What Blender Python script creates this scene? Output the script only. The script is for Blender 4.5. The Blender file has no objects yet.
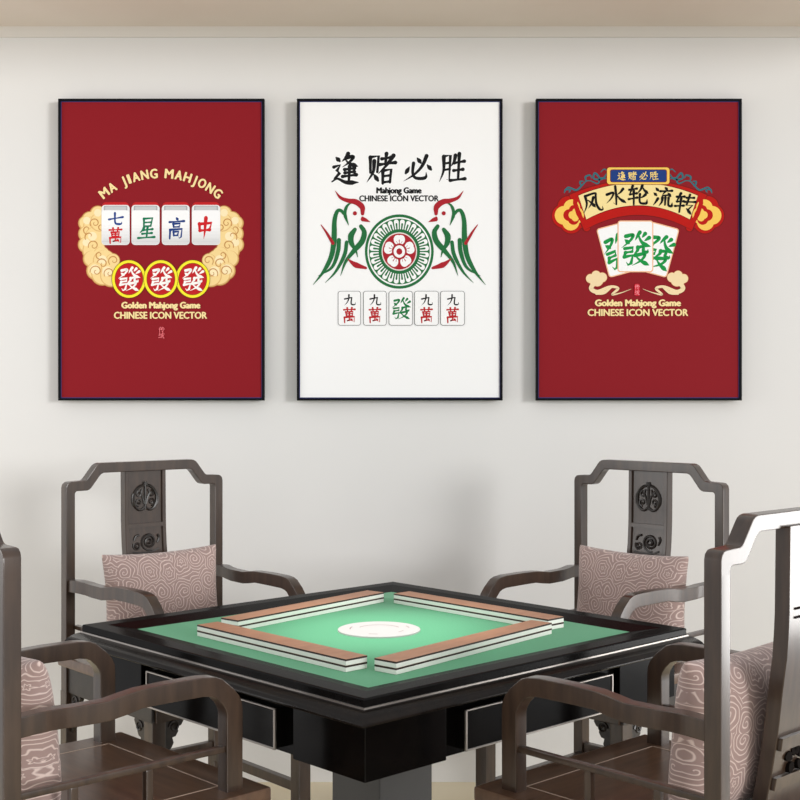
import bpy, bmesh, math, random
from mathutils import Vector, Matrix
random.seed(7)
PI = math.pi
scene = bpy.context.scene
COL = scene.collection

# ------------------------------------------------------------------ materials
def srgb(r, g, b):
    f = lambda c: (c/255/12.92) if c/255 <= .04045 else ((c/255+.055)/1.055)**2.4
    return (f(r), f(g), f(b), 1)

def mat(name, col, rough=.5, metal=0, spec=.5, coat=0, coat_rough=.1, sheen=0):
    m = bpy.data.materials.new(name); m.use_nodes = True
    b = m.node_tree.nodes['Principled BSDF']
    b.inputs['Base Color'].default_value = col
    b.inputs['Roughness'].default_value = rough
    b.inputs['Metallic'].default_value = metal
    b.inputs['Specular IOR Level'].default_value = spec
    b.inputs['Coat Weight'].default_value = coat
    b.inputs['Coat Roughness'].default_value = coat_rough
    b.inputs['Sheen Weight'].default_value = sheen
    return m

def N(m, typ, **kw):
    n = m.node_tree.nodes.new(typ)
    for k, v in kw.items(): setattr(n, k, v)
    return n

def L(m, a, b): m.node_tree.links.new(a, b)

def mathn(m, op, a, b=None):
    n = N(m, 'ShaderNodeMath', operation=op)
    for i, v in enumerate((a, b)):
        if v is None: continue
        if isinstance(v, (int, float)): n.inputs[i].default_value = v
        else: L(m, v, n.inputs[i])
    return n.outputs[0]

def noisy(name, c1, c2, scale=(8, 8, 8), detail=4, rough=.5, bump=0, bscale=None, **kw):
    m = mat(name, c1, rough, **kw); b = m.node_tree.nodes['Principled BSDF']
    tc = N(m, 'ShaderNodeTexCoord'); mp = N(m, 'ShaderNodeMapping'); mp.inputs['Scale'].default_value = scale
    nz = N(m, 'ShaderNodeTexNoise'); nz.inputs['Scale'].default_value = 1; nz.inputs['Detail'].default_value = detail
    rp = N(m, 'ShaderNodeValToRGB'); rp.color_ramp.elements[0].color = c1; rp.color_ramp.elements[1].color = c2
    rp.color_ramp.elements[0].position = .35; rp.color_ramp.elements[1].position = .65
    L(m, tc.outputs['Object'], mp.inputs['Vector']); L(m, mp.outputs[0], nz.inputs['Vector'])
    L(m, nz.outputs['Fac'], rp.inputs['Fac']); L(m, rp.outputs['Color'], b.inputs['Base Color'])
    if bump:
        bp = N(m, 'ShaderNodeBump'); bp.inputs['Strength'].default_value = bump; bp.inputs['Distance'].default_value = .002
        L(m, nz.outputs['Fac'], bp.inputs['Height']); L(m, bp.outputs[0], b.inputs['Normal'])
    return m

M = {}
M['wall'] = noisy('wall_paint', srgb(228, 227, 225), srgb(230, 229, 227), (2, 2, 2), rough=.85, spec=.2)
M['ceil'] = noisy('ceiling_paint', srgb(226, 215, 203), srgb(219, 207, 194), (1.5, 1.5, 1.5), rough=.9, spec=.1)
M['cornice'] = mat('cornice_paint', srgb(222, 217, 210), .8)
M['floor'] = noisy('floor_stone', srgb(238, 225, 194), srgb(228, 213, 180), (3, 3, 3), rough=.35)
M['wood'] = noisy('dark_walnut', srgb(67, 50, 38), srgb(51, 37, 28), (60, 60, 9), 6, rough=.34, spec=.4, coat=.5, coat_rough=.18)
M['seatwood'] = noisy('seat_walnut', srgb(98, 72, 54), srgb(80, 57, 42), (9, 60, 40), 6, rough=.3, spec=.5, coat=.4, coat_rough=.18)
M['carve_shade'] = noisy('carved_and_shaded_wood', srgb(44, 37, 33), srgb(34, 28, 25), (50, 50, 50), rough=.35)
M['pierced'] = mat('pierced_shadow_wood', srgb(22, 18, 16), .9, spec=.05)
M['groove'] = mat('seat_groove_highlight', srgb(186, 164, 146), .35)
M['black'] = noisy('black_lacquer', srgb(9, 8, 8), srgb(13, 11, 10), (30, 30, 30), rough=.2, spec=.14)
M['rimtop'] = noisy('black_rim_lacquer', srgb(14, 13, 13), srgb(18, 17, 17), (40, 40, 40), rough=.26, spec=.16)
M['mould'] = noisy('dark_moulding', srgb(20, 16, 14), srgb(28, 22, 18), (30, 30, 30), rough=.28, spec=.3)
M['silver'] = mat('silver_trim', srgb(176, 170, 165), .35, metal=.85)
M['pedestal'] = noisy('charcoal_pedestal', srgb(58, 58, 60), srgb(64, 64, 66), (6, 6, 6), rough=.45)
M['felt'] = noisy('green_felt', srgb(77, 164, 116), srgb(83, 172, 124), (300, 300, 300), 2, rough=.7, spec=.35, sheen=.15, bump=.15)
M['disc'] = mat('white_disc', srgb(200, 198, 195), .45, spec=.2)
M['discink'] = mat('disc_ink', srgb(160, 132, 130), .5)
M['tile'] = mat('tile_ivory', srgb(246, 244, 238), .3)
M['tileback'] = noisy('tile_bamboo', srgb(190, 130, 90), srgb(178, 120, 82), (20, 60, 60), rough=.4)
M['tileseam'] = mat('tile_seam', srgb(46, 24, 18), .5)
M['frame'] = mat('black_frame', srgb(6, 7, 14), .4, spec=.15)

def lacquer(m, amount, rough):
    nt = m.node_tree; b = nt.nodes['Principled BSDF']; out = nt.nodes['Material Output']
    b.inputs['Specular IOR Level'].default_value = 0; b.inputs['Roughness'].default_value = 1
    g = N(m, 'ShaderNodeBsdfGlossy'); g.inputs['Roughness'].default_value = rough
    fr = N(m, 'ShaderNodeFresnel'); fr.inputs['IOR'].default_value = 1.5
    mx = N(m, 'ShaderNodeMixShader'); L(m, mathn(m, 'MULTIPLY', fr.outputs[0], amount), mx.inputs[0])
    L(m, b.outputs[0], mx.inputs[1]); L(m, g.outputs[0], mx.inputs[2]); L(m, mx.outputs[0], out.inputs['Surface'])
lacquer(M['black'], .42, .16); lacquer(M['rimtop'], .30, .2); lacquer(M['mould'], .45, .25)

def cushion_material():
    m = mat('mauve_swirl_fabric', srgb(165, 132, 126), .75, spec=.25, sheen=.3)
    b = m.node_tree.nodes['Principled BSDF']
    tc = N(m, 'ShaderNodeTexCoord'); sp = N(m, 'ShaderNodeSeparateXYZ'); cb = N(m, 'ShaderNodeCombineXYZ')
    L(m, tc.outputs['Object'], sp.inputs[0])
    L(m, sp.outputs['X'], cb.inputs['X']); L(m, sp.outputs['Z'], cb.inputs['Y'])
    nz = N(m, 'ShaderNodeTexNoise'); nz.inputs['Scale'].default_value = 26; nz.inputs['Detail'].default_value = 1
    L(m, cb.outputs[0], nz.inputs['Vector'])
    sub = N(m, 'ShaderNodeVectorMath', operation='SUBTRACT'); L(m, nz.outputs['Color'], sub.inputs[0]); sub.inputs[1].default_value = (.5, .5, .5)
    scl = N(m, 'ShaderNodeVectorMath', operation='SCALE'); L(m, sub.outputs[0], scl.inputs[0]); scl.inputs['Scale'].default_value = .02
    add = N(m, 'ShaderNodeVectorMath', operation='ADD'); L(m, cb.outputs[0], add.inputs[0]); L(m, scl.outputs[0], add.inputs[1])
    vo = N(m, 'ShaderNodeTexVoronoi', voronoi_dimensions='2D'); vo.inputs['Scale'].default_value = 18.5; vo.inputs['Randomness'].default_value = .8
    L(m, add.outputs[0], vo.inputs['Vector'])
    dif = N(m, 'ShaderNodeVectorMath', operation='SUBTRACT'); L(m, add.outputs[0], dif.inputs[0]); L(m, vo.outputs['Position'], dif.inputs[1])
    s2 = N(m, 'ShaderNodeSeparateXYZ'); L(m, dif.outputs[0], s2.inputs[0])
    ang = mathn(m, 'ARCTAN2', s2.outputs['Y'], s2.outputs['X'])
    s3 = N(m, 'ShaderNodeSeparateXYZ'); L(m, vo.outputs['Color'], s3.inputs[0])
    wind = mathn(m, 'GREATER_THAN', s3.outputs['X'], .4)          # some cells spiral, others are rosettes of rings
    petal = mathn(m, 'MULTIPLY', mathn(m, 'SINE', mathn(m, 'MULTIPLY', ang, 6)), .16)
    spir = mathn(m, 'DIVIDE', ang, 2*PI)
    mixs = mathn(m, 'ADD', mathn(m, 'MULTIPLY', spir, wind), mathn(m, 'MULTIPLY', petal, mathn(m, 'SUBTRACT', 1, wind)))
    ring = mathn(m, 'ADD', mathn(m, 'MULTIPLY', vo.outputs['Distance'], 6.2), mixs)
    fr = mathn(m, 'FRACT', mathn(m, 'ADD', ring, 8))
    tri = mathn(m, 'ABSOLUTE', mathn(m, 'SUBTRACT', fr, .5))
    rp = N(m, 'ShaderNodeValToRGB'); e = rp.color_ramp.elements
    e[0].position = .05; e[0].color = srgb(224, 203, 195); e[1].position = .17; e[1].color = srgb(167, 142, 136)
    L(m, tri, rp.inputs['Fac']); L(m, rp.outputs['Color'], b.inputs['Base Color'])
    bp = N(m, 'ShaderNodeBump'); bp.inputs['Strength'].default_value = .25; bp.inputs['Distance'].default_value = .002; bp.invert = True
    L(m, tri, bp.inputs['Height']); L(m, bp.outputs[0], b.inputs['Normal'])
    return m
M['cushion'] = cushion_material()

# ------------------------------------------------------------------ mesh helpers
def finish(name, bm, mats, parent=None, smooth=40):
    bmesh.ops.recalc_face_normals(bm, faces=bm.faces)
    if smooth:
        for f in bm.faces: f.smooth = True
        for e in bm.edges:
            if len(e.link_faces) == 2 and e.calc_face_angle(0) > math.radians(smooth): e.smooth = False
    me = bpy.data.meshes.new(name); bm.to_mesh(me); bm.free()
    for m in (mats if isinstance(mats, (list, tuple)) else [mats]): me.materials.append(m)
    o = bpy.data.objects.new(name, me); COL.objects.link(o)
    if smooth: wn = o.modifiers.new('weighted_normals', 'WEIGHTED_NORMAL'); wn.keep_sharp = True
    if parent: o.parent = parent
    return o

def bev(bm, edges, w, seg=2):
    if w and edges: bmesh.ops.bevel(bm, geom=list(edges), offset=w, segments=seg, affect='EDGES', profile=.6, clamp_overlap=True)

def add_box(bm, x0, x1, y0, y1, z0, z1, b=0, seg=2):
    t = bmesh.new()
    vs = [t.verts.new((x, y, z)) for z in (z0, z1) for y in (y0, y1) for x in (x0, x1)]
    for q in ((0, 1, 3, 2), (4, 6, 7, 5), (0, 4, 5, 1), (2, 3, 7, 6), (0, 2, 6, 4), (1, 5, 7, 3)):
        t.faces.new([vs[i] for i in q])
    bmesh.ops.recalc_face_normals(t, faces=t.faces)
    bev(t, t.edges, b, seg)
    merge(bm, t)

def merge(bm, t, mi=None):
    mp = {}
    for v in t.verts: mp[v] = bm.verts.new(v.co)
    for f in t.faces:
        try:
            g = bm.faces.new([mp[v] for v in f.verts]); g.material_index = f.material_index if mi is None else mi
        except ValueError: pass
    t.free()

def box(*a, **k):
    bm = bmesh.new(); add_box(bm, *a, **k); return bm

def add_prism(bm, pts, plane, d0, d1, b=0, seg=2, flat=None, side=False):
    """closed 2D outline extruded between depths d0..d1 along the axis missing from plane"""
    t = bmesh.new()
    def P(u, v, d): return {'xz': (u, d, v), 'yz': (d, u, v), 'xy': (u, v, d)}[plane]
    a = [t.verts.new(P(u, v, d0)) for u, v in pts]; c = [t.verts.new(P(u, v, d1)) for u, v in pts]
    t.faces.new(a); t.faces.new(c[::-1]); n = len(pts)
    for i in range(n): t.faces.new((a[i], c[i], c[(i+1) % n], a[(i+1) % n]))
    bmesh.ops.recalc_face_normals(t, faces=t.faces)
    cap = set(a) | set(c)
    sa = set(a)
    if side: bev(t, [e for e in t.edges if len({v in sa for v in e.verts}) == 2], b, seg)      # only the long edges
    elif b: bev(t, [e for e in t.edges if len({v in sa for v in e.verts}) == 1 and not (flat is not None and all(abs(v.co.z-flat) < 1e-6 for v in e.verts))], b, seg)
    merge(bm, t)

def prism(*a, **k):
    bm = bmesh.new(); add_prism(bm, *a, **k); return bm

def catmull(pts, n=8):
    if len(pts) < 3: return [Vector(p) for p in pts] if n < 2 else [Vector(pts[0]).lerp(Vector(pts[-1]), i/n) for i in range(n+1)]
    P = [Vector(p) for p in pts]; P = [P[0]*2-P[1]] + P + [P[-1]*2-P[-2]]; out = []
    for i in range(1, len(P)-2):
        for k in range(n):
            t = k/n; a, b, c, d = P[i-1:i+3]
            out.append(.5*((2*b)+(c-a)*t+(2*a-5*b+4*c-d)*t*t+(3*b-a-3*c+d)*t**3))
    out.append(P[-2]); return out

def add_tube(bm, pts, r, sides=6, smooth=0):
    pts = catmull(pts, smooth) if smooth else [Vector(p) for p in pts]
    rings = []
    for i, p in enumerate(pts):
        d = (pts[min(i+1, len(pts)-1)]-pts[max(i-1, 0)]).normalized()
        u = d.orthogonal().normalized() if not rings else (rings[-1][1]-d*rings[-1][1].dot(d)).normalized()
        w = d.cross(u); rr = r(i/(len(pts)-1)) if callable(r) else r
        rings.append(([bm.verts.new(p+(u*math.cos(2*PI*k/sides)+w*math.sin(2*PI*k/sides))*rr) for k in range(sides)], u))
    for a, b in zip(rings, rings[1:]):
        for k in range(sides): bm.faces.new((a[0][k], a[0][(k+1) % sides], b[0][(k+1) % sides], b[0][k]))
    bm.faces.new(rings[0][0][::-1]); bm.faces.new(rings[-1][0])

def square_ring(prof):
    """closed profile of (half size, height) swept round a mitred square"""
    bm = bmesh.new(); R = []
    for h, z in prof: R.append([bm.verts.new((sx*h, sy*h, z)) for sx, sy in ((-1, -1), (1, -1), (1, 1), (-1, 1))])
    n = len(R)
    for i in range(n):
        a, b = R[i], R[(i+1) % n]
        for k in range(4): bm.faces.new((a[k], a[(k+1) % 4], b[(k+1) % 4], b[k]))
    return bm

def spiral(cx, cy, r0, r1, turns, a0=0, n=24, sgn=1):
    return [(cx+(r0+(r1-r0)*i/n)*math.cos(a0+sgn*2*PI*turns*i/n), cy+(r0+(r1-r0)*i/n)*math.sin(a0+sgn*2*PI*turns*i/n)) for i in range(n+1)]

def thing(name, label, cat, loc, rz=0, group=None):
    o = bpy.data.objects.new(name, None); COL.objects.link(o); o.empty_display_size = .1
    o.location = loc; o.rotation_euler = (0, 0, rz); tag(o, label, cat, group); return o

def tag(o, label, cat, group=None):
    o['label'] = label; o['category'] = cat
    if group: o['group'] = group

def struct(o): o['kind'] = 'structure'; return o

def dup_tree(o, parent=None):
    c = o.copy(); COL.objects.link(c)
    if parent: c.parent = parent
    for ch in list(o.children): dup_tree(ch, c)
    return c

# ------------------------------------------------------------------ camera
F = 1265.0; CAMH = 1.273; HOR = 394.0; WALL = 4.15
cam = bpy.data.cameras.new('camera'); co = bpy.data.objects.new('camera', cam); COL.objects.link(co)
co.location = (0, 0, CAMH); co.rotation_euler = (PI/2, 0, 0)
cam.sensor_width = 36; cam.lens = F/800*36; cam.shift_y = (HOR-400)/800; cam.clip_start = .05
scene.camera = co

# ------------------------------------------------------------------ room
struct(finish('wall_back', box(-2.6, 2.6, WALL, WALL+.12, -.02, 2.60), M['wall']))
struct(finish('floor', box(-2.6, 2.6, -.6, WALL+.12, -.12, 0), M['floor']))
struct(finish('ceiling', box(-1.75, 1.75, 3.62, WALL+.1, 2.474, 2.56), M['ceil']))
struct(finish('trim_1', prism([(WALL+.02, 2.442), (WALL-.010, 2.442), (WALL-.012, 2.45), (WALL-.016, 2.462), (WALL-.018, 2.476), (WALL+.02, 2.476)], 'yz', -1.75, 1.75), M['cornice']))

# ------------------------------------------------------------------ table
TA = .785398-.031
TX, TY = -.042, 2.959
table = thing('mahjong_table', 'square black lacquered mahjong table with green felt top', 'table', (TX, TY, 0), TA)
bm = bmesh.new(); add_box(bm, -.41, .41, -.41, .41, .714, .72)
finish('felt', bm, M['felt'], table)
finish('rim', square_ring([(.5, .714), (.5, .727), (.4985, .7292), (.496, .73), (.459, .73), (.456, .7294), (.405, .7195), (.405, .714)]), M['rimtop'], table, 12)
finish('edge_trim', square_ring([(.49, .711), (.5035, .711), (.5035, .7142), (.49, .7142)]), M['silver'], table)
mp_ = [(.46, .711), (.503, .711), (.508, .710), (.514, .7072), (.520, .703), (.5255, .698), (.529, .693), (.530, .690), (.529, .688), (.526, .687), (.46, .687)]
finish('moulding', square_ring(mp_), M['mould'], table, 50)
finish('skirt', box(-.464, .464, -.464, .464, .572, .688), M['black'], table)
for sx in (-1, 1):
    for sy in (-1, 1):
        a, b_, c = .481, .272, .44
        pts = [(a*sx, a*sy), (b_*sx, a*sy), (b_*sx, c*sy), (c*sx, c*sy), (c*sx, b_*sy), (a*sx, b_*sy)]
        finish('corner_block', prism(pts, 'xy', .572, .688, b=.0025, side=True), M['black'], table)
def drawer(k):
    bm = box(-.230, .230, -.492, -.45, .584, .662, b=.0015, seg=1)
    fr = bmesh.new(); y0, y1 = -.4945, -.4895; x0, x1, z0, z1, w = -.232, .232, .5825, .6635, .0048
    add_box(fr, x0, x1, y0, y1, z1-w*.8, z1, .0008, 1); add_box(fr, x0, x1, y0, y1, z0, z0+w*.8, .0008, 1)
    add_box(fr, x0, x0+w, y0, y1, z0, z1, .0008, 1); add_box(fr, x1-w, x1, y0, y1, z0, z1, .0008, 1)
    R = Matrix.Rotation(k*PI/2, 4, 'Z'); bm.transform(R); fr.transform(R)
    d = finish('drawer', bm, M['black'], table)
    f = finish('drawer_trim', fr, M['silver'], d); f['label'] = 'silver outline around the black drawer front'
for k in range(4): drawer(k)
finish('pedestal', box(-.083, .083, -.083, .083, .05, .577, b=.004), M['pedestal'], table)
finish('base_plate', box(-.27, .27, -.27, .27, 0, .05, b=.012), M['black'], table)
bm = bmesh.new(); n = 64
prof = [(.0, .7242), (.094, .7242), (.0965, .7232), (.097, .72)]
rings = [[bm.verts.new((r*math.cos(2*PI*k/n), r*math.sin(2*PI*k/n), z)) for k in range(n)] for r, z in prof[1:]]
bm.faces.new(rings[0])
for a, b_ in zip(rings, rings[1:]):
    for k in range(n): bm.faces.new((a[k], a[(k+1) % n], b_[(k+1) % n], b_[k]))
for (r0, r1, a0, a1) in ((.047, .050, 20, 160), (.066, .069, 160, 186), (.066, .069, 250, 268), (.06, .0625, 318, 338), (.07, .0725, 10, 28)):
    a0 += 0; m_ = 20; off = -math.degrees(TA)
    prev = None
    for i in range(m_+1):
        an = math.radians(a0+(a1-a0)*i/m_+off)
        cur = [bm.verts.new((r*math.cos(an), r*math.sin(an), .7245)) for r in (r0, r1)]
        if prev: f = bm.faces.new((prev[0], cur[0], cur[1], prev[1])); f.material_index = 1
        prev = cur
bm.transform(Matrix.Translation((-.007*math.cos(TA), .007*math.sin(TA), 0))) 
d = finish('center_disc', bm, [M['disc'], M['discink']], table); d['label'] = 'round white dice disc set in the middle of the felt'

# ------------------------------------------------------------------ walls of mahjong tiles on the felt
def tile_row(label, u0, u1, v0, v1, turn=0):
    cu, cv = (u0+u1)/2-.5, (v0+v1)/2-.5
    wx, wy = (v1-v0)/2, (u1-u0)/2           # table local x = v, y = u
    R = Matrix.Rotation(TA, 3, 'Z'); p = R @ Vector((cv, cu, 0))
    t = thing('mahjong_tile_row', label, 'mahjong tiles', (TX+p.x, TY+p.y, .7203), TA+math.radians(turn), 'rows of mahjong tiles on the felt')
    for k in range(2):
        z = k*.0128
        r = finish('tile_layer', box(-wx, wx, -wy, wy, z, z+.0092, b=.0006, seg=1), M['tile'], t)
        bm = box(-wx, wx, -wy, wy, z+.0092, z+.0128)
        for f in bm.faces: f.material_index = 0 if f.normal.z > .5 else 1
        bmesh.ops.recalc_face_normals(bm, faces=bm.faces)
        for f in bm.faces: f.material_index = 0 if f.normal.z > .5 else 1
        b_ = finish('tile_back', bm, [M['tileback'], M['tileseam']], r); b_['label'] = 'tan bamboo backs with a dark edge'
tile_row('two-tier row of white mahjong tiles with tan backs near the left front table edge', .219, .739, .146, .203)
tile_row('two-tier row of white mahjong tiles with tan backs near the right front table edge', .1665, .2235, .198, .754, 6.8)
tile_row('two-tier row of white mahjong tiles with tan backs near the left rear table edge', .7565, .8135, .240, .774, 8.0)
tile_row('two-tier row of white mahjong tiles with tan backs near the right rear table edge', .232, .762, .781, .838)

# ------------------------------------------------------------------ armchair
def make_chair(label):
    t = thing('armchair', label, 'chair', (0, 0, 0), 0, 'dark wooden armchairs around the table')
    W = M['wood']
    # back stiles and rear legs
    for s in (-1, 1):
        finish('stile', prism([(s*.234, -.016), (s*.262, -.016), (s*.262, .016), (s*.234, .016)], 'xy', .43, .985, b=.0028, side=True), W, t)
        finish('leg', prism([(s*.229, 0), (s*.263, 0), (s*.263, .436), (s*.229, .436)], 'xz', -.018, .018, b=.003), W, t)
        finish('leg', prism([(s*.214, 0), (s*.254, 0), (s*.254, .436), (s*.214, .436)], 'xz', .428, .470, b=.003), W, t)
    # stepped top rail
    half_o = [(.262, .985), (.262, 1.008), (.2595, 1.017), (.2525, 1.0235), (.244, 1.025), (.206, 1.0265), (.200, 1.029), (.195, 1.034), (.171, 1.064), (.166, 1.0695), (.158, 1.0735), (.150, 1.075)]
    half_i = [(.234, .985), (.234, .992), (.231, .9965), (.226, .998), (.197, .998), (.190, 1.000), (.184, 1.0045), (.158, 1.037), (.152, 1.043), (.143, 1.0465)]
    out = half_o + [(-x, z) for x, z in half_o[::-1]]; inn = half_i + [(-x, z) for x, z in half_i[::-1]]
    finish('top_rail', prism(out + inn[::-1], 'xz', -.016, .016, b=.0028, flat=.985), W, t)
    # curved splat: side faces follow the back's curve
    prof = [(1.05, .002), (.97, .003), (.89, .004), (.83, .008), (.773, .016), (.72, .022), (.665, .030), (.614, .039), (.57, .048), (.53, .056)]
    def strip(x0, x1, yf, yb, z0=.53, z1=1.05):
        pr = [(y, z) for z, y in prof]
        zs = [z1-(z1-z0)*i/14 for i in range(15)]
        def yy(z):
            for (za, ya), (zb, yb_) in zip(prof, prof[1:]):
                if zb-1e-9 <= z <= za+1e-9: return ya+(yb_-ya)*(za-z)/(za-zb)
            return prof[-1][1]
        pts = [(yy(z)+yf, z) for z in zs] + [(yy(z)+yb, z) for z in zs[::-1]]
        return prism(pts, 'yz', x0, x1, b=.0015, seg=1), yy
    sb, yy = strip(-.059, .059, -.006, -.027)
    splat = finish('splat', sb, W, t)
    for s in (-1, 1):
        b_, _ = strip(min(s*.056, s*.0685), max(s*.056, s*.0685), 0, -.028); finish('splat_edge', b_, W, splat)
    for z in (.886, .700, .625):
        b_, _ = strip(-.059, .059, .0, -.0075, z-.006, z+.006); finish('splat_bar', b_, W, splat)
    for z, h in ((.678, .011), (.608, .011)):
        b_, _ = strip(-.064, .064, -.026, -.036, z-h, z+h); finish('splat_bar', b_, W, splat)
    b_, _ = strip(-.05, .05, -.0265, -.0285, .893, .8965); finish('splat_groove_shade', b_, M['pierced'], splat)  # dark raised strips paint in the shade of two grooves
    b_, _ = strip(-.05, .05, -.0265, -.0285, .908, .9115); finish('splat_groove_shade', b_, M['pierced'], splat)
    # upper carved medallion: a leafy pierced roundel
    bm = bmesh.new(); cz, y = .968, yy(.96)-.0055
    for s in (-1, 1):
        add_tube(bm, [(s*x, y+.001, cz+z) for x, z in ((.002, -.030), (.016, -.037), (.030, -.030), (.038, -.012), (.037, .008), (.028, .024), (.016, .033), (.006, .036), (.002, .045))], .0042, 6, 4)
        add_tube(bm, [(s*x, y, cz+z) for x, z in spiral(.021, -.014, .012, .002, 1.3, -PI/2, 14)], .0032, 5)
        add_tube(bm, [(s*x, y, cz+z) for x, z in spiral(.020, .010, .010, .002, 1.2, PI/2, 14, -1)], .0030, 5)
        add_tube(bm, [(s*x, y, cz+z) for x, z in ((.003, -.02), (.008, 0), (.014, .012), (.01, .024))], .0035, 5, 3)
        add_tube(bm, [(s*x, y, cz+z) for x, z in ((.034, -.028), (.042, -.016), (.043, 0), (.040, .012))], .0028, 5, 3)
    add_tube(bm, [(0, y+.001, cz-.036), (0, y+.001, cz), (0, y+.001, cz+.046)], .0035, 6)
    o = finish('carved_medallion', bm, M['carve_shade'], splat); o['label'] = 'dark carved roundel of scrolling leaves'
    # lower scroll carving
    bm = bmesh.new(); y = yy(.835)-.005; cz = .836
    add_tube(bm, [(x, y, cz+z) for x, z in spiral(-.010, 0, .026, .003, 2.2, -PI*.6, 40)], .0042, 6)
    add_tube(bm, [(x, y, cz+z) for x, z in spiral(.030, -.010, .013, .003, 1.5, PI*.2, 20, -1)], .0036, 6)
    add_tube(bm, [(.045, y, cz-.028), (.02, y, cz-.031), (-.02, y, cz-.030), (-.042, y, cz-.022)], .0040, 6, 4)
    add_tube(bm, [(.040, y, cz+.006), (.034, y, cz+.018), (.022, y, cz+.022)], .0034, 6, 4)
    add_tube(bm, [(-.038, y, cz-.004), (-.044, y, cz+.010), (-.040, y, cz+.020)], .0034, 6, 4)
    finish('carved_scroll', bm, M['carve_shade'], splat)
    # dark leaf shapes painting the shade of a low piercing, seen from behind
    bm = bmesh.new(); cz = .643; y = yy(cz)-.0275
    leaf = [(0, .0), (.006, .009), (.014, .011), (.022, .006), (.026, -.002), (.020, -.008), (.011, -.008), (.005, -.005)]
    for s in (-1, 1):
        for (px, pz, rot, k) in ((.004, .004, 75, .75), (.010, .001, 20, .95), (.006, -.006, -45, .85), (.002, .013, 100, .45)):
            cs, sn = math.cos(math.radians(rot)), math.sin(math.radians(rot))
            pts = [(s*(px+k*(a*cs-b_*sn)), cz+pz+k*(a*sn+b_*cs)) for a, b_ in leaf]
            add_prism(bm, pts, 'xz', y-.004, y+.004)
    finish('carved_medallion', bm, M['pierced'], splat)
    # arms: swept down into the front posts
    for s in (-1, 1):
        S = [((-.004, .748), (-.004, .714), .241), ((.05, .752), (.05, .717), .241), ((.066, .752), (.070, .717), .2395), ((.095, .7495), (.10, .715), .233), ((.12, .7475), (.125, .7125), .2315),
             ((.185, .7465), (.185, .7115), .2315), ((.215, .751), (.22, .716), .2305), ((.25, .755), (.252, .7215), .2285), ((.31, .7565), (.31, .7215), .228), ((.380, .756), (.383, .7205), .228),
             ((.407, .753), (.400, .7175), .228), ((.423, .747), (.410, .713), .228), ((.447, .727), (.423, .700), .228), ((.461, .711), (.430, .689), .228), ((.4675, .697), (.4325, .680), .228), ((.469, .68), (.4325, .67), .228), ((.469, .533), (.4325, .533), .228)]
        bm = bmesh.new(); R = []
        for a, b_, xc in S:
            R.append([bm.verts.new((s*(xc-.015), *a)), bm.verts.new((s*(xc+.015), *a)), bm.verts.new((s*(xc+.015), *b_)), bm.verts.new((s*(xc-.015), *b_))])
        for a, b_ in zip(R, R[1:]):
            for k in range(4): bm.faces.new((a[k], a[(k+1) % 4], b_[(k+1) % 4], b_[k]))
        bm.faces.new(R[0]); bm.faces.new(R[-1][::-1]); bmesh.ops.recalc_face_normals(bm, faces=bm.faces)
        lon = [e for a, b_ in zip(R, R[1:]) for k in range(4) for e in [bm.edges.get((a[k], b_[k]))]]
        bev(bm, lon, .0026, 2)
        finish('arm', bm, W, t, 28)
        # side gallery: low rail and two spindles
        g = finish('side_rail', box(min(s*.221, s*.237), max(s*.221, s*.237), .010, .436, .608, .620, b=.003), W, t)
        for y in (.125, .272): finish('spindle', box(min(s*.222, s*.236), max(s*.222, s*.236), y-.0075, y+.0075, .533, .609, b=.003), W, t)
    # seat with a groove highlight painted round its panel, apron boards, stretchers, carved brackets
    seat = finish('seat', box(-.270, .270, -.022, .516, .506, .535, b=.006), M['seatwood'], t)
    bm = bmesh.new(); x0, x1, y0, y1, w = -.200, .200, .045, .446, .0022
    for a in ((x0, x1, y1-w, y1), (x0, x1, y0, y0+w), (x0, x0+w, y0, y1), (x1-w, x1, y0, y1)): add_box(bm, *a, .5345, .5356)
    o = finish('highlight_line', bm, M['groove'], seat); o['label'] = 'thin pale painted highlight along the groove of the brown seat'
    finish('apron', box(-.246, .246, .458, .476, .432, .508, b=.003), W, t)
    finish('apron', box(-.246, .246, -.012, .006, .432, .508, b=.003), W, t)
    for s in (-1, 1): finish('apron', box(min(s*.238, s*.256), max(s*.238, s*.256), .0, .469, .432, .508, b=.003), M['carve_shade'], t)  # side boards darkened to paint in the shade under the seat
    for s in (-1, 1):
        finish('stretcher', box(min(s*.226, s*.248), max(s*.226, s*.248), .012, .434, .150, .178, b=.003), W, t)
    finish('stretcher', box(-.23, .23, -.011, .011, .172, .206, b=.003), W, t)
    finish('stretcher', box(-.22, .22, .439, .461, .09, .125, b=.003), W, t)
    wave = [(0, .434), (.055, .434), (.060, .424), (.052, .412), (.040, .410), (.044, .398), (.036, .386), (.026, .384), (.030, .370), (.022, .356), (.014, .352), (.019, .340), (.012, .326), (0, .320)]
    for s in (-1, 1):
        bm = prism([(s*(.214-u), z) for u, z in wave], 'xz', .444, .460, b=.0015, seg=1)
        add_tube(bm, [(s*(.214-.030+x), .461, .413+z) for x, z in spiral(0, 0, .016, .003, 1.6, 0, 20)], .003, 5); finish('bracket', bm, M['carve_shade'], t)
        for yb, d in ((.430, -1), (.017, 1)):
            bm = prism([(yb+d*u, z) for u, z in wave], 'yz', min(s*.236, s*.250), max(s*.236, s*.250), b=.0015, seg=1)
            add_tube(bm, [(s*.251, yb+d*.030+x, .413+z) for x, z in spiral(0, 0, .016, .003, 1.6, 0, 20)], .003, 5); finish('bracket', bm, M['carve_shade'], t)
    return t

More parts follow.
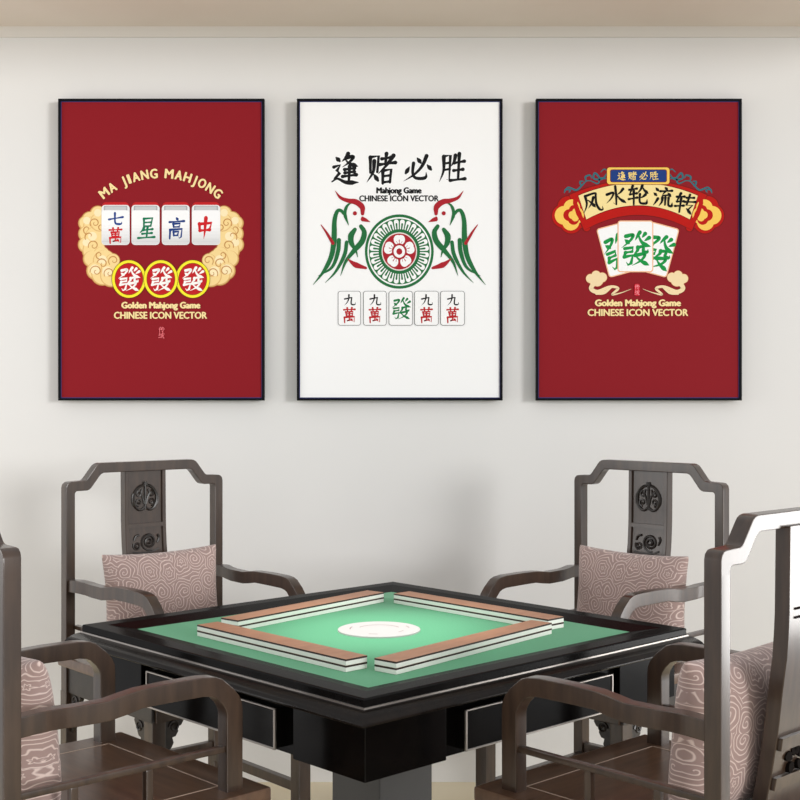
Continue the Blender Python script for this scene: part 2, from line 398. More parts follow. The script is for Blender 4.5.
CH = [('dark wooden armchair at the left rear side of the table, against the wall', (-.753, 3.741), 2.415),
      ('dark wooden armchair at the right rear side of the table, against the wall', (.728, 3.713), -2.334),
      ('dark wooden armchair at the right front, its pale sunlit back turned to the viewer', (.6875, 2.190), -.752),
      ('dark wooden armchair at the left front, cut off by the left picture edge', (-.8015, 2.2205), .815)]
proto = make_chair(CH[0][0])
def make_cushion(label):
    bm = bmesh.new(); n = 28; a = .196; zt, zb = .826, .5375
    def pt(i, j, s):
        u = -1+2*i/n; v = -1+2*j/n
        pin = lambda q: 1-.085*(1-q*q)
        x = a*u*pin(v) if abs(u) > 0 else 0
        zc = (zt+zb)/2; z = zc+(zt-zb)/2*v*(1-.07*(1-u*u) if v > 0 else 1-.02*(1-u*u))
        th = .060*((1-u**4)*(1-abs(v)**4))**.5 + .002*(1-abs(u)**8)
        th *= (1-.18*max(v, 0))
        y = .106-.012*v + s*th
        return (x, y, z)
    G = {}
    for s in (-1, 1):
        for i in range(n+1):
            for j in range(n+1):
                edge = i in (0, n) or j in (0, n)
                if edge and s == 1: G[i, j, 1] = G[i, j, -1]; continue
                G[i, j, s] = bm.verts.new(pt(i, j, 0 if edge else s))
        for i in range(n):
            for j in range(n):
                q = [G[i, j, s], G[i+1, j, s], G[i+1, j+1, s], G[i, j+1, s]]
                bm.faces.new(q if s < 0 else q[::-1])
    o = finish('cushion', bm, M['cushion'], None, 0)
    for p in o.data.polygons: p.use_smooth = True
    md = o.modifiers.new('sub', 'SUBSURF'); md.levels = 1; md.render_levels = 1
    tag(o, label, 'cushion', 'mauve swirl cushions on the armchairs'); return o
CU = ['mauve swirl patterned cushion on the left rear armchair', 'mauve swirl patterned cushion on the right rear armchair',
      'mauve swirl patterned cushion on the right front armchair, seen through its back', 'mauve swirl patterned cushion on the left front armchair, half hidden by the post']
cproto = make_cushion(CU[0])
for i, (lab, (x, y), th) in enumerate(CH):
    c = proto if i == 0 else dup_tree(proto)
    c['label'] = lab; c.location = (x, y, 0); c.rotation_euler = (0, 0, -th)
    q = cproto if i == 0 else cproto.copy()
    if i: COL.objects.link(q)
    dx, dy = ((0, -.008), (-.005, -.010), (0, .004), (0, -.010))[i]; fx, fy = math.sin(th), math.cos(th)
    q['label'] = CU[i]; q.location = (x+fy*dx+fx*dy, y-fx*dx+fy*dy, 0); q.rotation_euler = (0, 0, -th)

# ------------------------------------------------------------------ printed posters
PF = WALL-.030                      # depth of the printed sheets
SC = PF/F                           # metres on the sheet per photo unit
INK = {}
def ink(r, g, b):
    k = (r, g, b)
    if k not in INK: INK[k] = mat('ink_%d_%d_%d' % k, srgb(r, g, b), .6, spec=.15)
    return INK[k]

class Sheet:
    """collects flat coloured shapes in sheet units (u right, v down) as one layered mesh"""
    def __init__(s, cu, cv): s.cu, s.cv, s.bm, s.mats, s.lay = cu, cv, bmesh.new(), [], 0
    def mi(s, c):
        m = ink(*c)
        if m not in s.mats: s.mats.append(m)
        return s.mats.index(m)
    def up(s): s.lay += 1
    def poly(s, pts, c, up=True):
        s.up(); y = -s.lay*.000004
        vs = [s.bm.verts.new(((u-s.cu)*SC, y, -(v-s.cv)*SC)) for u, v in pts]
        f = s.bm.faces.new(vs); f.normal_update()
        if f.normal.y > 0: f.normal_flip()
        f.material_index = s.mi(c)
    def quadstrip(s, Lf, Rt, c):
        s.up(); y = -s.lay*.000004; k = s.mi(c)
        a = [s.bm.verts.new(((u-s.cu)*SC, y, -(v-s.cv)*SC)) for u, v in Lf]; b = [s.bm.verts.new(((u-s.cu)*SC, y, -(v-s.cv)*SC)) for u, v in Rt]
        for i in range(len(a)-1):
            try:
                f = s.bm.faces.new((a[i], a[i+1], b[i+1], b[i])); f.normal_update()
                if f.normal.y > 0: f.normal_flip()
                f.material_index = k
            except ValueError: pass
    def ell(s, cu, cv, ru, rv, c, n=40, up=True): s.poly([(cu+ru*math.cos(2*PI*i/n), cv+rv*math.sin(2*PI*i/n)) for i in range(n)], c, up)
    def rrect(s, u0, v0, u1, v1, r, c, rot=0, up=True):
        pts = []
        for (cx, cy, a0) in ((u1-r, v0+r, -90), (u1-r, v1-r, 0), (u0+r, v1-r, 90), (u0+r, v0+r, 180)):
            for k in range(6): a = math.radians(a0+18*k); pts.append((cx+r*math.cos(a), cy+r*math.sin(a)))
        if rot:
            mx, my = (u0+u1)/2, (v0+v1)/2; cs, sn = math.cos(math.radians(rot)), math.sin(math.radians(rot))
            pts = [(mx+(x-mx)*cs-(y-my)*sn, my+(x-mx)*sn+(y-my)*cs) for x, y in pts]
        s.poly(pts, c, up)
    def stroke(s, pts, w, c, n=7, up=True, smooth=True):
        """variable width brush line; w = list of widths along its length"""
        if up: s.up()
        P = catmull([(u, v, 0) for u, v in pts], n) if smooth else [Vector((u, v, 0)) for u, v in pts]
        if len(pts) == 2: P = [Vector((*pts[0], 0)).lerp(Vector((*pts[1], 0)), i/8) for i in range(9)]
        D = [0]
        for a, b in zip(P, P[1:]): D.append(D[-1]+(b-a).length)
        T = D[-1] or 1; A, B = [], []
        for i, p in enumerate(P):
            t = D[i]/T*(len(w)-1); k = min(int(t), len(w)-2); ww = w[k]+(w[k+1]-w[k])*(t-k)
            d = P[min(i+1, len(P)-1)]-P[max(i-1, 0)]
            d = d.normalized() if d.length > 1e-9 else Vector((1, 0, 0))
            nrm = Vector((-d.y, d.x, 0))*ww/2; A.append((p.x+nrm.x, p.y+nrm.y)); B.append((p.x-nrm.x, p.y-nrm.y))
        s.quadstrip(A, B, c)
        for e, q in ((0, w[0]), (-1, w[-1])):
            if q > .25: s.ell(P[e].x, P[e].y, q/2, q/2, c, 10, False)
    def text(s, body, u, v, width, cap, c, bold=.02, rot=0):
        """lettering centred at u, capitals between v-cap and v"""
        cu = bpy.data.curves.new('lettering', 'FONT'); cu.body = body; cu.resolution_u = 3
        o = bpy.data.objects.new('lettering', cu); COL.objects.link(o); bpy.context.view_layer.update()
        me = bpy.data.meshes.new_from_object(o.evaluated_get(bpy.context.evaluated_depsgraph_get()))
        xs = [p.co.x for p in me.vertices]; x0, x1 = min(xs), max(xs)
        capH = .73; sy = cap/capH; sx = width/(x1-x0) if width else sy*.86
        cs, sn = math.cos(rot), math.sin(rot); k = s.mi(c); bo = bold*cap
        for du, dv in ((-bo, 0), (bo, 0), (0, -bo*.6), (0, bo*.6), (0, 0)):
            s.up(); y = -s.lay*.000004; vs = []
            for p in me.vertices:
                a, b = (p.co.x-(x0+x1)/2)*sx+du, p.co.y*sy+dv
                uu, vv = u+a*cs+b*sn, v+a*sn-b*cs
                vs.append(s.bm.verts.new(((uu-s.cu)*SC, y, -(vv-s.cv)*SC)))
            for q in me.polygons:
                try:
                    f = s.bm.faces.new([vs[i] for i in q.vertices]); f.normal_update()
                    if f.normal.y > 0: f.normal_flip()
                    f.material_index = k
                except ValueError: pass
        bpy.data.objects.remove(o); bpy.data.meshes.remove(me); bpy.data.curves.remove(cu)
    def char(s, ch, u0, v0, u1, v1, c, w=9, skew=0, rot=0):
        """brush written character inside the box"""
        mu, mv = (u0+u1)/2, (v0+v1)/2; cs, sn = math.cos(math.radians(rot)), math.sin(math.radians(rot))
        kx, ky = (u1-u0)/100, (v1-v0)/100; s.up()
        def tr(x, y):
            a, b = (x-50)*kx-skew*(y-50)*kx, (y-50)*ky
            return (mu+a*cs-b*sn, mv+a*sn+b*cs)
        W = w*(kx+ky)/2
        for kind, *pts in GL[ch]:
            pr = PROFILE[kind]
            s.stroke([tr(*p) for p in pts], [W*q for q in pr], c, 6, False, smooth=(kind not in 'zk'))
    def build(s, parent): return finish('print', s.bm, s.mats, parent, 0)

PROFILE = {'h': [1.15, .8, .7, .8, 1.25], 'v': [1.3, 1.0, .9, .9, .8], 'p': [1.35, 1.15, .9, .6, .12], 'n': [.45, .75, 1.1, 1.6, .2],
           'd': [.35, 1.1, 1.5, .8], 'z': [1.1, .85, 1.1, 1.0, .8], 'k': [1.2, 1, 1.1, 1.1, .2], 'g': [1.2, 1.0, .95, 1.1, 1.2, .15], 's': [.9, .8, .7, .8, .9]}
che = [('h', (4, 22), (42, 16)), ('p', (22, 2), (8, 44), (14, 46)), ('h', (8, 46), (42, 40)), ('h', (2, 70), (44, 62)), ('v', (27, 28), (27, 98))]
GL = {
 '七': [('h', (6, 52), (94, 34)), ('g', (44, 4), (44, 60), (48, 80), (60, 86), (84, 84), (88, 68))],
 '九': [('p', (44, 4), (42, 36), (30, 68), (6, 96)), ('g', (8, 40), (64, 28), (66, 36), (62, 74), (70, 88), (94, 86), (96, 66))],
 '萬': [('h', (10, 14), (90, 11)), ('v', (34, 2), (37, 24)), ('v', (68, 1), (63, 23)), ('v', (24, 28), (29, 55)), ('z', (24, 29), (76, 26), (71, 54)), ('s', (28, 41), (72, 39)), ('s', (29, 54), (71, 53)),
        ('v', (50, 28), (50, 80)), ('v', (14, 63), (16, 98)), ('k', (14, 63), (86, 59), (84, 94), (74, 90)), ('s', (50, 80), (33, 86), (66, 79)), ('d', (59, 70), (71, 84))],
 '發': [('p', (16, 14), (40, 10), (30, 28), (4, 48)), ('d', (14, 24), (27, 34)), ('p', (62, 2), (54, 14), (48, 26)), ('n', (56, 6), (66, 26), (80, 38), (100, 44)), ('p', (80, 6), (70, 18)), ('p', (94, 18), (78, 28)),
        ('z', (14, 50), (42, 47), (39, 60)), ('s', (16, 62), (40, 59)), ('v', (18, 62), (13, 75)), ('k', (14, 75), (42, 70), (38, 94), (28, 98), (22, 90)), ('p', (58, 46), (57, 56), (46, 66)), ('g', (58, 47), (76, 44), (77, 58), (90, 60), (92, 52)),
        ('p', (50, 70), (82, 66), (72, 84), (42, 100)), ('n', (54, 74), (70, 86), (98, 99))],
 '中': [('v', (16, 30), (22, 64)), ('z', (16, 31), (84, 26), (76, 60)), ('h', (22, 62), (77, 58)), ('p', (50, 2), (50, 40), (51, 70), (49, 100))],
 '星': [('v', (26, 6), (30, 42)), ('z', (26, 6), (76, 3), (70, 40)), ('s', (30, 24), (72, 22)), ('s', (30, 41), (70, 40)), ('p', (32, 46), (24, 60), (8, 74)), ('h', (28, 60), (82, 55)), ('h', (24, 77), (80, 73)), ('h', (2, 97), (98, 92)), ('v', (52, 44), (52, 94))],
 '高': [('d', (44, 0), (56, 12)), ('h', (6, 22), (94, 17)), ('v', (30, 30), (34, 46)), ('z', (30, 30), (72, 28), (66, 45)), ('s', (34, 45), (67, 44)), ('v', (14, 58), (16, 100)), ('k', (14, 58), (86, 54), (85, 92), (74, 98), (70, 90)), ('v', (36, 68), (39, 86)), ('z', (36, 68), (66, 66), (62, 84)), ('s', (39, 85), (63, 84))],
 '逢': [('p', (56, 0), (48, 14), (34, 26)), ('p', (50, 13), (76, 10), (62, 28), (38, 44)), ('n', (48, 20), (62, 32), (94, 42)), ('h', (46, 52), (82, 48)), ('h', (48, 63), (82, 59)), ('h', (40, 75), (90, 69)), ('v', (64, 42), (64, 88)), ('d', (12, 12), (26, 24)), ('z', (6, 44), (28, 38), (18, 56), (28, 64), (12, 82)), ('n', (2, 92), (22, 82), (54, 94), (100, 94))],
 '赌': [('v', (8, 12), (11, 62)), ('z', (8, 12), (38, 8), (36, 60)), ('p', (23, 24), (21, 60), (0, 94)), ('d', (24, 68), (40, 88)), ('h', (50, 17), (84, 12)), ('v', (66, 0), (64, 34)), ('h', (42, 36), (100, 29)), ('p', (92, 6), (70, 36), (40, 66)), ('v', (56, 56), (58, 98)), ('z', (56, 56), (86, 52), (84, 94)), ('s', (58, 74), (84, 71)), ('s', (58, 94), (84, 91))],
 '必': [('d', (20, 44), (8, 68)), ('g', (34, 30), (33, 64), (42, 84), (66, 88), (82, 82), (82, 64)), ('d', (46, 10), (60, 28)), ('d', (84, 36), (99, 54)), ('p', (80, 2), (66, 40), (40, 72), (2, 98))],
 '胜': [('p', (12, 10), (14, 58), (0, 96)), ('k', (12, 10), (38, 6), (38, 90), (28, 88)), ('s', (15, 34), (38, 31)), ('s', (15, 56), (38, 53)), ('p', (58, 6), (54, 26), (42, 44)), ('h', (54, 32), (94, 26)), ('h', (54, 58), (90, 54)), ('h', (42, 92), (100, 86)), ('v', (73, 0), (73, 88))],
 '风': [('p', (20, 12), (22, 56), (2, 98)), ('g', (20, 12), (70, 4), (72, 20), (70, 58), (82, 88), (98, 92), (98, 74)), ('p', (60, 24), (48, 50), (28, 76)), ('n', (30, 34), (46, 50), (64, 76))],
 '水': [('k', (50, 0), (52, 50), (50, 96), (36, 84)), ('p', (6, 40), (38, 32), (28, 58), (2, 84)), ('p', (88, 16), (74, 32), (56, 44)), ('n', (54, 42), (70, 66), (100, 88))],
 '轮': che + [('p', (70, 0), (62, 20), (44, 42)), ('n', (70, 6), (80, 24), (100, 42)), ('p', (86, 46), (72, 58), (58, 64)), ('g', (58, 44), (56, 76), (62, 90), (86, 92), (92, 86), (94, 70))],
 '流': [('d', (12, 6), (26, 20)), ('d', (4, 32), (18, 44)), ('p', (26, 60), (16, 78), (4, 96)), ('d', (58, 0), (70, 12)), ('h', (36, 22), (94, 16)), ('z', (60, 22), (46, 44), (84, 38)), ('d', (74, 28), (88, 44)), ('p', (48, 54), (46, 76), (32, 98)), ('v', (63, 52), (63, 90)), ('g', (79, 52), (79, 80), (82, 92), (96, 94), (98, 76))],
 '转': che + [('h', (54, 20), (90, 15)), ('h', (46, 42), (100, 35)), ('z', (68, 2), (58, 58), (88, 54), (68, 80)), ('d', (60, 74), (84, 98))],
 '传': [('p', (30, 4), (20, 28), (2, 50)), ('v', (20, 32), (20, 98)), ('h', (46, 20), (86, 15)), ('h', (38, 42), (100, 36)), ('z', (64, 2), (54, 58), (88, 54), (66, 80)), ('d', (56, 74), (82, 98))],
 '统': [('z', (24, 2), (8, 26), (34, 24)), ('z', (30, 26), (4, 54), (36, 50)), ('h', (2, 88), (38, 76)), ('d', (64, 0), (74, 12)), ('h', (44, 22), (98, 18)), ('z', (66, 22), (50, 46), (88, 42)), ('p', (60, 50), (56, 76), (40, 98)), ('g', (78, 50), (78, 80), (82, 92), (96, 92), (98, 76))],
}
RED = (141, 23, 33); CREAM = (250, 226, 164); WHITE = (250, 250, 250); INKB = (22, 22, 24); BLUEEDGE = (58, 62, 120)

def poster(name_label, u0, u1, v0=99, v1=400.5):
    cu, cv = (u0+u1)/2, (v0+v1)/2
    t = thing('framed_poster', name_label, 'framed poster', (((cu-400))*SC, PF, CAMH+(HOR-cv)*SC), 0, 'framed mahjong posters on the wall')
    w, h = (u1-u0)/2*SC, (v1-v0)/2*SC; e = .0075; d0, d1 = -.0060, .0150
    bm = bmesh.new()
    for a in ((-w, w, h-e, h), (-w, w, -h, -h+e), (-w, -w+e, -h+e, h-e), (w-e, w, -h+e, h-e)): add_box(bm, a[0], a[1], d0, d1, a[2], a[3], .0008, 1)
    finish('frame', bm, M['frame'], t)
    bm = box(-w+.004, w-.004, .001, .013, -h+.004, h-.004); finish('backing_board', bm, M['frame'], t)
    s = Sheet(cu, cv); return t, s, (u0+2, v0+2, u1-2, v1-2)

def base(s, r, c):
    s.poly([(r[0], r[1]), (r[2], r[1]), (r[2], r[3]), (r[0], r[3])], BLUEEDGE)
    a = 1.1; s.poly([(r[0]+a, r[1]+a), (r[2]-a, r[1]+a), (r[2]-a, r[3]-a), (r[0]+a, r[3]-a)], c)

# --- left poster
t1, s, r = poster('red framed poster with four mahjong tiles between gold clouds', 58.5, 264.5)
base(s, r, RED)
k = lambda x, y: (40+x*.3125, 80+y*.3125)       # reading grid of the emblem
GOLD = (247, 217, 152); GOLDD = (196, 146, 84); GOLDL = (252, 234, 190)
blobs = [(185, 428, 24), (160, 448, 26), (146, 458, 22), (172, 470, 34), (150, 492, 26), (178, 505, 36), (148, 527, 25), (172, 545, 36), (196, 560, 26), (165, 572, 26), (205, 580, 36), (232, 578, 22), (178, 610, 28), (200, 620, 36), (228, 625, 36), (190, 455, 30), (225, 600, 30)]
cx = 387
for sg in (-1, 1):
    X = lambda x: cx+sg*(cx-x)*-1 if sg > 0 else x
    X = (lambda x: x) if sg < 0 else (lambda x: 2*cx-x)
    for (x, y, rr) in blobs: s.ell(*k(X(x), y), (rr+2.4)*.3125, (rr+2.4)*.3125, GOLDD, 24)
    for n_, (x, y, rr) in enumerate(blobs):
        s.ell(*k(X(x), y), rr*.3125, rr*.3125, (226, 182, 116), 24); s.ell(*k(X(x+1.5), y-1.2), (rr-1.5)*.3125, (rr-1.5)*.3125, GOLD, 24)
    s.up()
    for (x, y, rr) in ((150, 450, 12), (148, 520, 12), (168, 500, 14), (185, 425, 12), (176, 606, 16), (215, 612, 16), (200, 575, 14)): s.ell(*k(X(x)-0, y), rr*.3125, rr*.3125, GOLDL, 20, False)
    s.up()
    for (x, y, r0, tn, a0) in ((176, 458, 17, 1.2, 2.6), (196, 470, 12, 1, .5), (172, 530, 18, 1.2, 2.8), (190, 560, 14, 1, 1), (200, 588, 18, 1.1, 3.3), (236, 578, 18, 1.1, 2.4), (180, 612, 20, 1.2, 3), (222, 618, 18, 1.2, 2.6), (152, 478, 16, .7, 1.8), (160, 500, 18, .6, 2.5)):
        s.stroke([k(X(px), py) for px, py in spiral(x, y, r0, 3, tn, a0, 14)], [.8, 1.1, .6], (198, 140, 76), 3, False)
for i, (ch, cl) in enumerate((('七', (36, 68, 140)), ('星', (24, 120, 84)), ('高', (34, 64, 130)), ('中', (208, 34, 40)))):
    x0, x1 = ((197, 287), (293, 383), (390, 479), (486, 577))[i]
    a, b = k(x0+2, 391); c, d = k(x1-2, 430); s.rrect(a, b, c, d, 4, (196, 34, 38))
    a, b = k(x0, 400); c, d = k(x1, 528)
    s.rrect(a, b, c, d, 3.6, (236, 237, 238))
    s.rrect(a+2.2, b+.8, c-2.2, b+6, 1.2, (176, 178, 180)); s.rrect(a+3.6, b+1.6, c-3.6, b+6, 1, (200, 202, 204))
    a2, b2 = k(x0+.5, 417); s.rrect(a2, b2, c-.2, d-.6, 3.2, (251, 251, 252))
    g0, g1 = b2+(d-b2)*.42, d-1.0
    for q in range(6):
        v0 = g0+(g1-g0)*q/6; sh = 248-q*5
        if q < 5: s.poly([(a2+.2, v0), (c-.4, v0), (c-.4, v0+(g1-g0)/6+.05), (a2+.2, v0+(g1-g0)/6+.05)], (sh, sh, sh+1), q == 0)
        else: s.rrect(a2+.2, v0-2, c-.4, d-.7, 2.8, (sh, sh, sh+1), up=False)
    if i == 0:
        s.char('七', *k(218, 424), *k(268, 467), cl, 13); s.char('萬', *k(217, 473), *k(266, 524), (205, 38, 44), 11)
    else:
        bx = ((0, 0), (316, 370), (410, 462), (500, 556))[i]; s.char(ch, *k(bx[0], 440), *k(bx[1], 508), cl, (0, 11, 11, 15)[i], skew=.12)
for x in (285, 489, 387):
    u, v = k(x, 637); s.ell(u, v, 17.4, 19.2, (52, 40, 22), 48); s.ell(u, v, 17.0, 18.8, (250, 236, 52), 48); s.ell(u, v, 14.3, 16.1, (60, 44, 22), 48); s.ell(u, v, 13.9, 15.7, (192, 30, 36), 48)
    s.char('發', u-11.5, v-11.8, u+11, v+11.8, (252, 250, 246), 9, skew=.08)
body = 'MA JIANG MAHJONG'
wd = {'M': 1.22, 'A': 1.02, 'J': .72, 'I': .60, 'N': 1.05, 'G': 1.05, ' ': .62, 'H': 1.05, 'O': 1.1}
tot = sum(wd[c] for c in body); pos = 0; gw = dict(wd, J=.40, I=.32)
RR = 87; ac = (160.8, 265); half = math.radians(41.5)
for c in body:
    an = -half+2*half*(pos+wd[c]/2)/tot; pos += wd[c]
    if c != ' ': s.text(c, ac[0]+RR*math.sin(an), ac[1]-RR*math.cos(an), 6.5*gw[c], 9.6, CREAM, .055, an)
s.text('Golden Mahjong Game', 161, 308.2, 78, 6.4, CREAM, .09); s.text('CHINESE ICON VECTOR', 160.6, 318.6, 92.5, 7.0, CREAM, .055)
PINK = (244, 120, 128)
s.char('传', 158.6, 327, 164.4, 332.6, PINK, 12); s.char('统', 158.6, 333, 164.4, 338.4, PINK, 12)
s.build(t1)

# --- middle poster
t2, s, r = poster('white framed poster with two green birds around a round emblem', 297, 502.5)
base(s, r, WHITE)
k = lambda x, y: (290+x*.275, 130+y*.275)
for ch, x0, x1, y0, y1 in (('逢', 153, 252, 86, 197), ('赌', 282, 382, 86, 197), ('必', 414, 514, 92, 188), ('胜', 546, 638, 86, 192)):
    s.char(ch, *k(x0, y0), *k(x1, y1), INKB, 11, skew=.06)
s.text('Mahjong Game', 399, 193.2, 44.5, 6.0, INKB, .09); s.text('CHINESE ICON VECTOR', 399, 201.2, 79, 6.0, INKB, .055)
GR = (36, 110, 62); RD = (172, 34, 46)
u, v = k(397.5, 442); ru, rv = 34.4, 37.2
E_ = lambda q, c: s.ell(u, v, ru*q, rv*q, c, 64)
E_(1, GR); E_(.925, WHITE); E_(.885, GR)
n = 28
for layer, (q0, q1, hw, c) in enumerate(((.60, .83, .070, WHITE), (.585, .755, .026, GR))):
    s.up()
    for i in range(n):
        an = 2*PI*(i+.5)/n; pts = []
        dr, dt = (math.cos(an), math.sin(an)), (-math.sin(an), math.cos(an))
        for (q, w_) in ((q0, hw*.82), (q1-.5*hw, hw)): pts.append((q, w_))
        arc = [(q1-.4*hw+hw*.9*math.sin(a_), hw*math.cos(a_)) for a_ in [PI*j/8 for j in range(9)]]
        P_ = [(q0, hw*.72)]+arc+[(q0, -hw*.72)]
        s.poly([(u+ru*(q*dr[0]+w_*dt[0]), v+rv*(q*dr[1]+w_*dt[1])) for q, w_ in P_], c, False)
E_(.565, GR); E_(.515, (238, 226, 222)); E_(.485, RD)
s.up(); petals = []
for i in range(5):
    an = -PI/2+2*PI*i/5; dr, dt = (math.cos(an), math.sin(an)), (-math.sin(an), math.cos(an))
    sh = [(.21, -.05), (.20, -.10), (.27, -.155), (.36, -.16), (.425, -.115), (.445, -.04), (.435, 0), (.445, .04), (.425, .115), (.36, .16), (.27, .155), (.20, .10), (.21, .05), (.225, 0)]
    P_ = [(p.x, p.y) for p in catmull([(a_, b_, 0) for a_, b_ in sh], 3)]
    s.poly([(u+ru*(q*dr[0]+w_*dt[0]), v+rv*(q*dr[1]+w_*dt[1])) for q, w_ in P_], WHITE, False)
s.up()
for i in range(5):
    an = -PI/2+2*PI*i/5; dr, dt = (math.cos(an), math.sin(an)), (-math.sin(an), math.cos(an))
    Q = lambda q, w_: (u+ru*(q*dr[0]+w_*dt[0]), v+rv*(q*dr[1]+w_*dt[1]))
    for w_ in (-.07, 0, .07):
        s.stroke([Q(.215, w_*.7), Q(.31 if w_ == 0 else .27, w_*1.15)], [.3, .9 if w_ == 0 else .55], RD, 4, False)
E_(.205, RD); E_(.165, WHITE); E_(.085, RD)
for sg in (-1, 1):
    X = (lambda x: x) if sg < 0 else (lambda x: 795-x)
    B = lambda pts, w, c: s.stroke([k(X(x), y) for x, y in pts], [q*.275 for q in w], c, 8)
    B([(196, 305), (185, 293), (172, 296), (162, 330), (160, 400), (150, 460), (122, 515), (84, 563)], [10, 15, 18, 20, 18, 16, 9, 1], GR)
    B([(178, 400), (174, 445), (152, 500), (102, 531)], [15, 15, 10, 1], GR)
    B([(206, 408), (198, 455), (166, 515), (128, 556)], [13, 14, 9, 1], GR)
    B([(236, 362), (222, 385), (224, 412), (240, 440), (246, 462)], [14, 22, 18, 9, 2], GR)
    B([(258, 350), (270, 372), (262, 405), (232, 440), (202, 480), (184, 530)], [14, 20, 20, 14, 9, 1], GR)
    B([(228, 262), (208, 276), (200, 306), (213, 346)], [3, 11, 12, 2], GR)
    B([(164, 221), (184, 246), (212, 257), (240, 262), (262, 280), (264, 305)], [1, 10, 15, 20, 21, 12], RD)
    B([(113, 345), (132, 372), (156, 412)], [3, 9, 12], RD)
    B([(210, 469), (238, 490), (276, 502)], [3, 21, 9], RD)
    s.ell(*k(X(236), 303), 2.0, 2.1, RD, 20)
    s.poly([k(X(x), y) for x, y in ((259, 318), (263, 314), (278, 322), (293, 335), (276, 334), (261, 332), (257, 326))], RD)
for i, (x0, x1) in enumerate(((174.5, 257.5), (266.5, 351), (359.5, 446), (452.5, 540), (547, 635))):
    a, b = k(x0, 585.5); c, d = k(x1, 711); s.rrect(a, b, c, d, 2.6, (70, 70, 72)); s.rrect(a+.45, b+.45, c-.45, d-.45, 2.2, WHITE)
    mx = (x0+x1)/2
    if i == 2: s.char('發', *k(mx-36, 610), *k(mx+36, 688), (26, 122, 66), 8.5, skew=.06)
    else: s.char('九', *k(mx-21, 598), *k(mx+23, 640), INKB, 11); s.char('萬', *k(mx-25, 646), *k(mx+25, 702), (186, 40, 44), 11)
s.build(t2)

# --- right poster
t3, s, r = poster('red framed poster with a curved gold banner over three green-character tiles', 535.8, 741.5)
base(s, r, RED)
k = lambda x, y: (530+x*.275, 140+y*.275)
BR = (188, 20, 12); BRD = (120, 20, 18); YL = (250, 206, 96); CRB = (250, 228, 160); TEAL = (46, 110, 122); MX = 393
def arcband(x0, x1, ytop, ybot, sagt, sagb, n=24):
    top = []; bot = []
    for i in range(n+1):
        q = -1+2*i/n; top.append(k(MX+q*x1, ytop+sagt*q*q)); bot.append(k(MX+q*x0, ybot+sagb*q*q))
    return top+bot[::-1]
for sg in (-1, 1):
    X = (lambda x: x) if sg < 0 else (lambda x: 2*MX-x)
    for a in ([(125, 192), (130, 180), (146, 182), (142, 190)], [(128, 182), (140, 172), (168, 182), (186, 168), (204, 150), (220, 148)], [(204, 150), (202, 134), (218, 128), (224, 138)], [(220, 148), (246, 158), (252, 138), (236, 120), (232, 140), (262, 142), (282, 116), (270, 106), (258, 116)], [(186, 168), (182, 152), (194, 150)], [(252, 138), (276, 140)]):
        s.stroke([k(X(x), y) for x, y in a], [1.0, 2.0, 1.7, 1.0], TEAL, 6)
    lobes = [(128, 262, 46), (150, 296, 42), (160, 228, 42), (112, 280, 30), (190, 318, 0)]
    for c, gr in ((BRD, 3), (BR, 0)):
        s.up()
        for (x, y, rr) in ((124, 276, 44), (140, 244, 40), (150, 300, 40), (166, 232, 36), (180, 270, 50), (205, 318, 14)):
            s.ell(*k(X(x), y), (rr+gr)*.275, (rr+gr)*.275, c, 30, False)
for c, gr in ((BRD, 3), (BR, 0)):
    s.poly(arcband(196+gr, 250+gr, 146-gr, 272+gr, 54, 56), c)
for sg in (-1, 1):
    X = (lambda x: x) if sg < 0 else (lambda x: 2*MX-x)
    for c, q in ((YL, 1), (BR, .64), (YL, .42)):
        s.up()
        for (x, y, rr) in ((124, 274, 34), (148, 298, 31), (152, 246, 30), (164, 274, 32)):
            s.ell(*k(X(176+(x-176)*q), 272+(y-272)*q), rr*q*.275, rr*q*.275, c, 28, False)
    # the banner edge in red between the scroll end and the cream field
    s.poly([k(X(x), y) for x, y in ((158, 196), (176, 190), (172, 230), (186, 268), (206, 306), (188, 306), (168, 270), (156, 230))], BR)
s.poly(arcband(190, 219, 154, 240, 46, 51), BRD); s.poly(arcband(188, 217, 156.5, 237.5, 46, 51), CRB)
s.rrect(*k(278, 98), *k(509, 163), 3, BRD); s.rrect(*k(280, 100), *k(507, 161), 2.6, YL); s.rrect(*k(291, 107), *k(498, 154), 2.2, BRD); s.rrect(*k(293, 109), *k(496, 152), 2, (28, 62, 130))
for ch, x in (('逢', 333), ('赌', 372), ('必', 412), ('胜', 450)): s.char(ch, *k(x-15, 116), *k(x+15, 146), (248, 216, 130), 11)
for ch, x, y, ro in (('风', 226, 228, -14), ('水', 312, 204, -6), ('轮', 394, 201, 0), ('流', 483, 207, 6), ('转', 564, 231, 14)):
    u, v = k(x, y); s.char(ch, u-10, v-9.8, u+10, v+9.8, (14, 14, 16), 11, rot=ro*.6)
PEACH = (248, 190, 150); CG = (22, 150, 70)
for (mx, my, ro, hw, hh) in ((319, 398, -15, 57, 92), (465, 398, 15, 57, 92), (383, 387, 0, 65, 94)):
    a, b = k(mx-hw, my-hh); c, d = k(mx+hw, my+hh); s.rrect(a, b, c, d, 3, PEACH, ro); s.rrect(a+1.1, b+1.1, c-1.1, d-1.1, 2.2, (252, 252, 252), ro)
    u, v = k(mx, my+8); dx = -3 if ro < 0 else (3 if ro > 0 else 0)
    s.char('發', u-15, v-17, u+15, v+17, CG, 9.5, rot=ro, skew=.06)
CLD = (246, 222, 176)
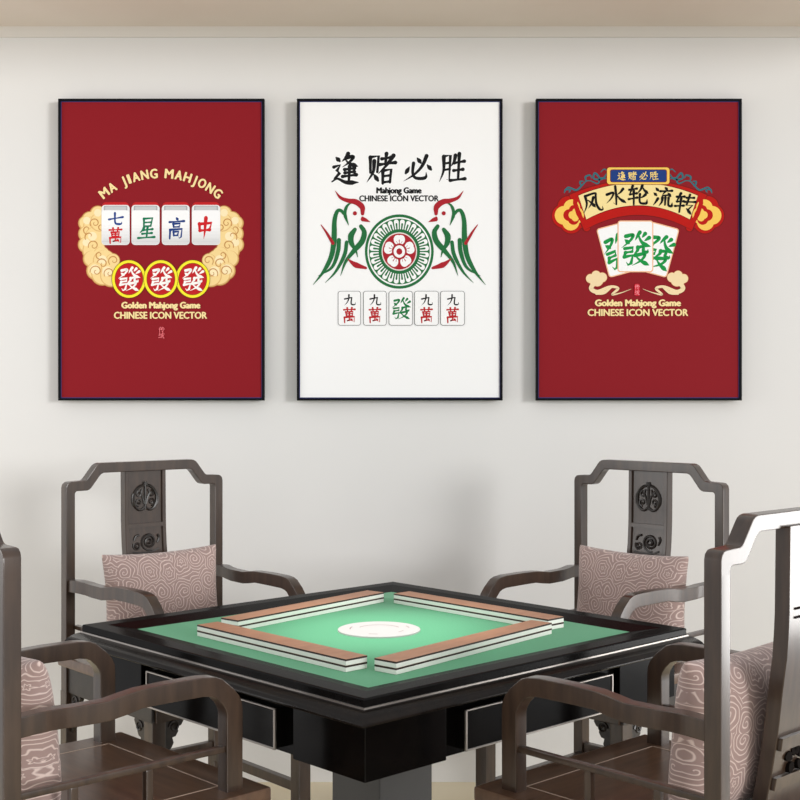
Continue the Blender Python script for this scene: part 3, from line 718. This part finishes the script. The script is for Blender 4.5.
for sg in (-1, 1):
    X = (lambda x: x) if sg < 0 else (lambda x: 778-x)
    s.up()
    for (x, y, rr) in ((220, 504, 16), (240, 492, 16), (262, 500, 17), (244, 510, 22), (232, 516, 14)):
        s.ell(*k(X(x), y), (rr+1.6)*.275, (rr+1.6)*.275, (232, 168, 120), 20, False)
    s.up()
    for (x, y, rr) in ((220, 504, 16), (240, 492, 16), (262, 500, 17), (244, 510, 22), (232, 516, 14)): s.ell(*k(X(x), y), rr*.275, rr*.275, CLD, 20, False)
    s.stroke([k(X(x), y) for x, y in ((236, 516), (222, 540), (246, 552), (290, 534), (320, 540), (298, 562), (330, 556), (368, 542))], [4.6, 4.4, 3.6, 2.6, 2.6, 1.7, .8, .3], CLD, 8)
    s.stroke([k(X(x), y) for x, y in ((240, 560), (268, 556), (296, 536))], [1.6, 3.0, 1.4], CLD, 8)
u, v = k(389, 545); s.rrect(u-2.8, v-6, u+2.8, v+6, 1.6, (204, 30, 48)); s.char('传', u-2.3, v-5.2, u+2.3, v-.4, (250, 150, 160), 11); s.char('统', u-2.3, v+.4, u+2.3, v+5.2, (250, 150, 160), 11)
s.text('Golden Mahjong Game', 637.8, 306, 85, 6.6, CREAM, .09); s.text('CHINESE ICON VECTOR', 637.8, 315.8, 100, 7.0, CREAM, .055)
s.build(t3)

# ------------------------------------------------------------------ light
def area(name, loc, target, size, power, col=(1, 1, 1), size_y=None):
    l = bpy.data.lights.new(name, 'AREA'); l.energy = power; l.color = col; l.size = size
    if size_y: l.shape = 'RECTANGLE'; l.size_y = size_y
    o = bpy.data.objects.new(name, l); COL.objects.link(o); o.location = loc
    o.rotation_euler = (Vector(target)-Vector(loc)).to_track_quat('-Z', 'Y').to_euler(); return o
wl = area('window_light', (4.2, 3.05, .64), (.75, 1.7, .8), 1.3, 11.5, (1, .99, .97), 1.2); wl.data.spread = math.radians(75)
area('side_light', (-4.2, 2.6, 1.4), (0, 3.2, 1.0), 1.6, 30, (1, .995, .98), 1.8)
sn_ = bpy.data.lights.new('sun', 'SUN'); sn_.energy = 1.4; sn_.angle = math.radians(14); sn_.color = (1, .995, .985)
su = bpy.data.objects.new('sun', sn_); COL.objects.link(su); su.location = (4, 1, 3)
su.rotation_euler = Vector((-1, .85, -.15)).to_track_quat('-Z', 'Y').to_euler()
sp = bpy.data.lights.new('table_lamp_spot', 'SPOT'); sp.energy = 122; sp.spot_size = math.radians(25); sp.spot_blend = 1; sp.shadow_soft_size = .06; sp.color = (1, .99, .97)
so = bpy.data.objects.new('table_lamp_spot', sp); COL.objects.link(so); so.location = (TX, TY, 2.40)
w = bpy.data.worlds.new('world'); scene.world = w; w.use_nodes = True
bg = w.node_tree.nodes['Background']; bg.inputs['Color'].default_value = (.995, .99, .995, 1); bg.inputs['Strength'].default_value = .80
scene.view_settings.view_transform = 'Standard'; scene.view_settings.look = 'None'
scene.view_settings.exposure = 0; scene.view_settings.gamma = 1
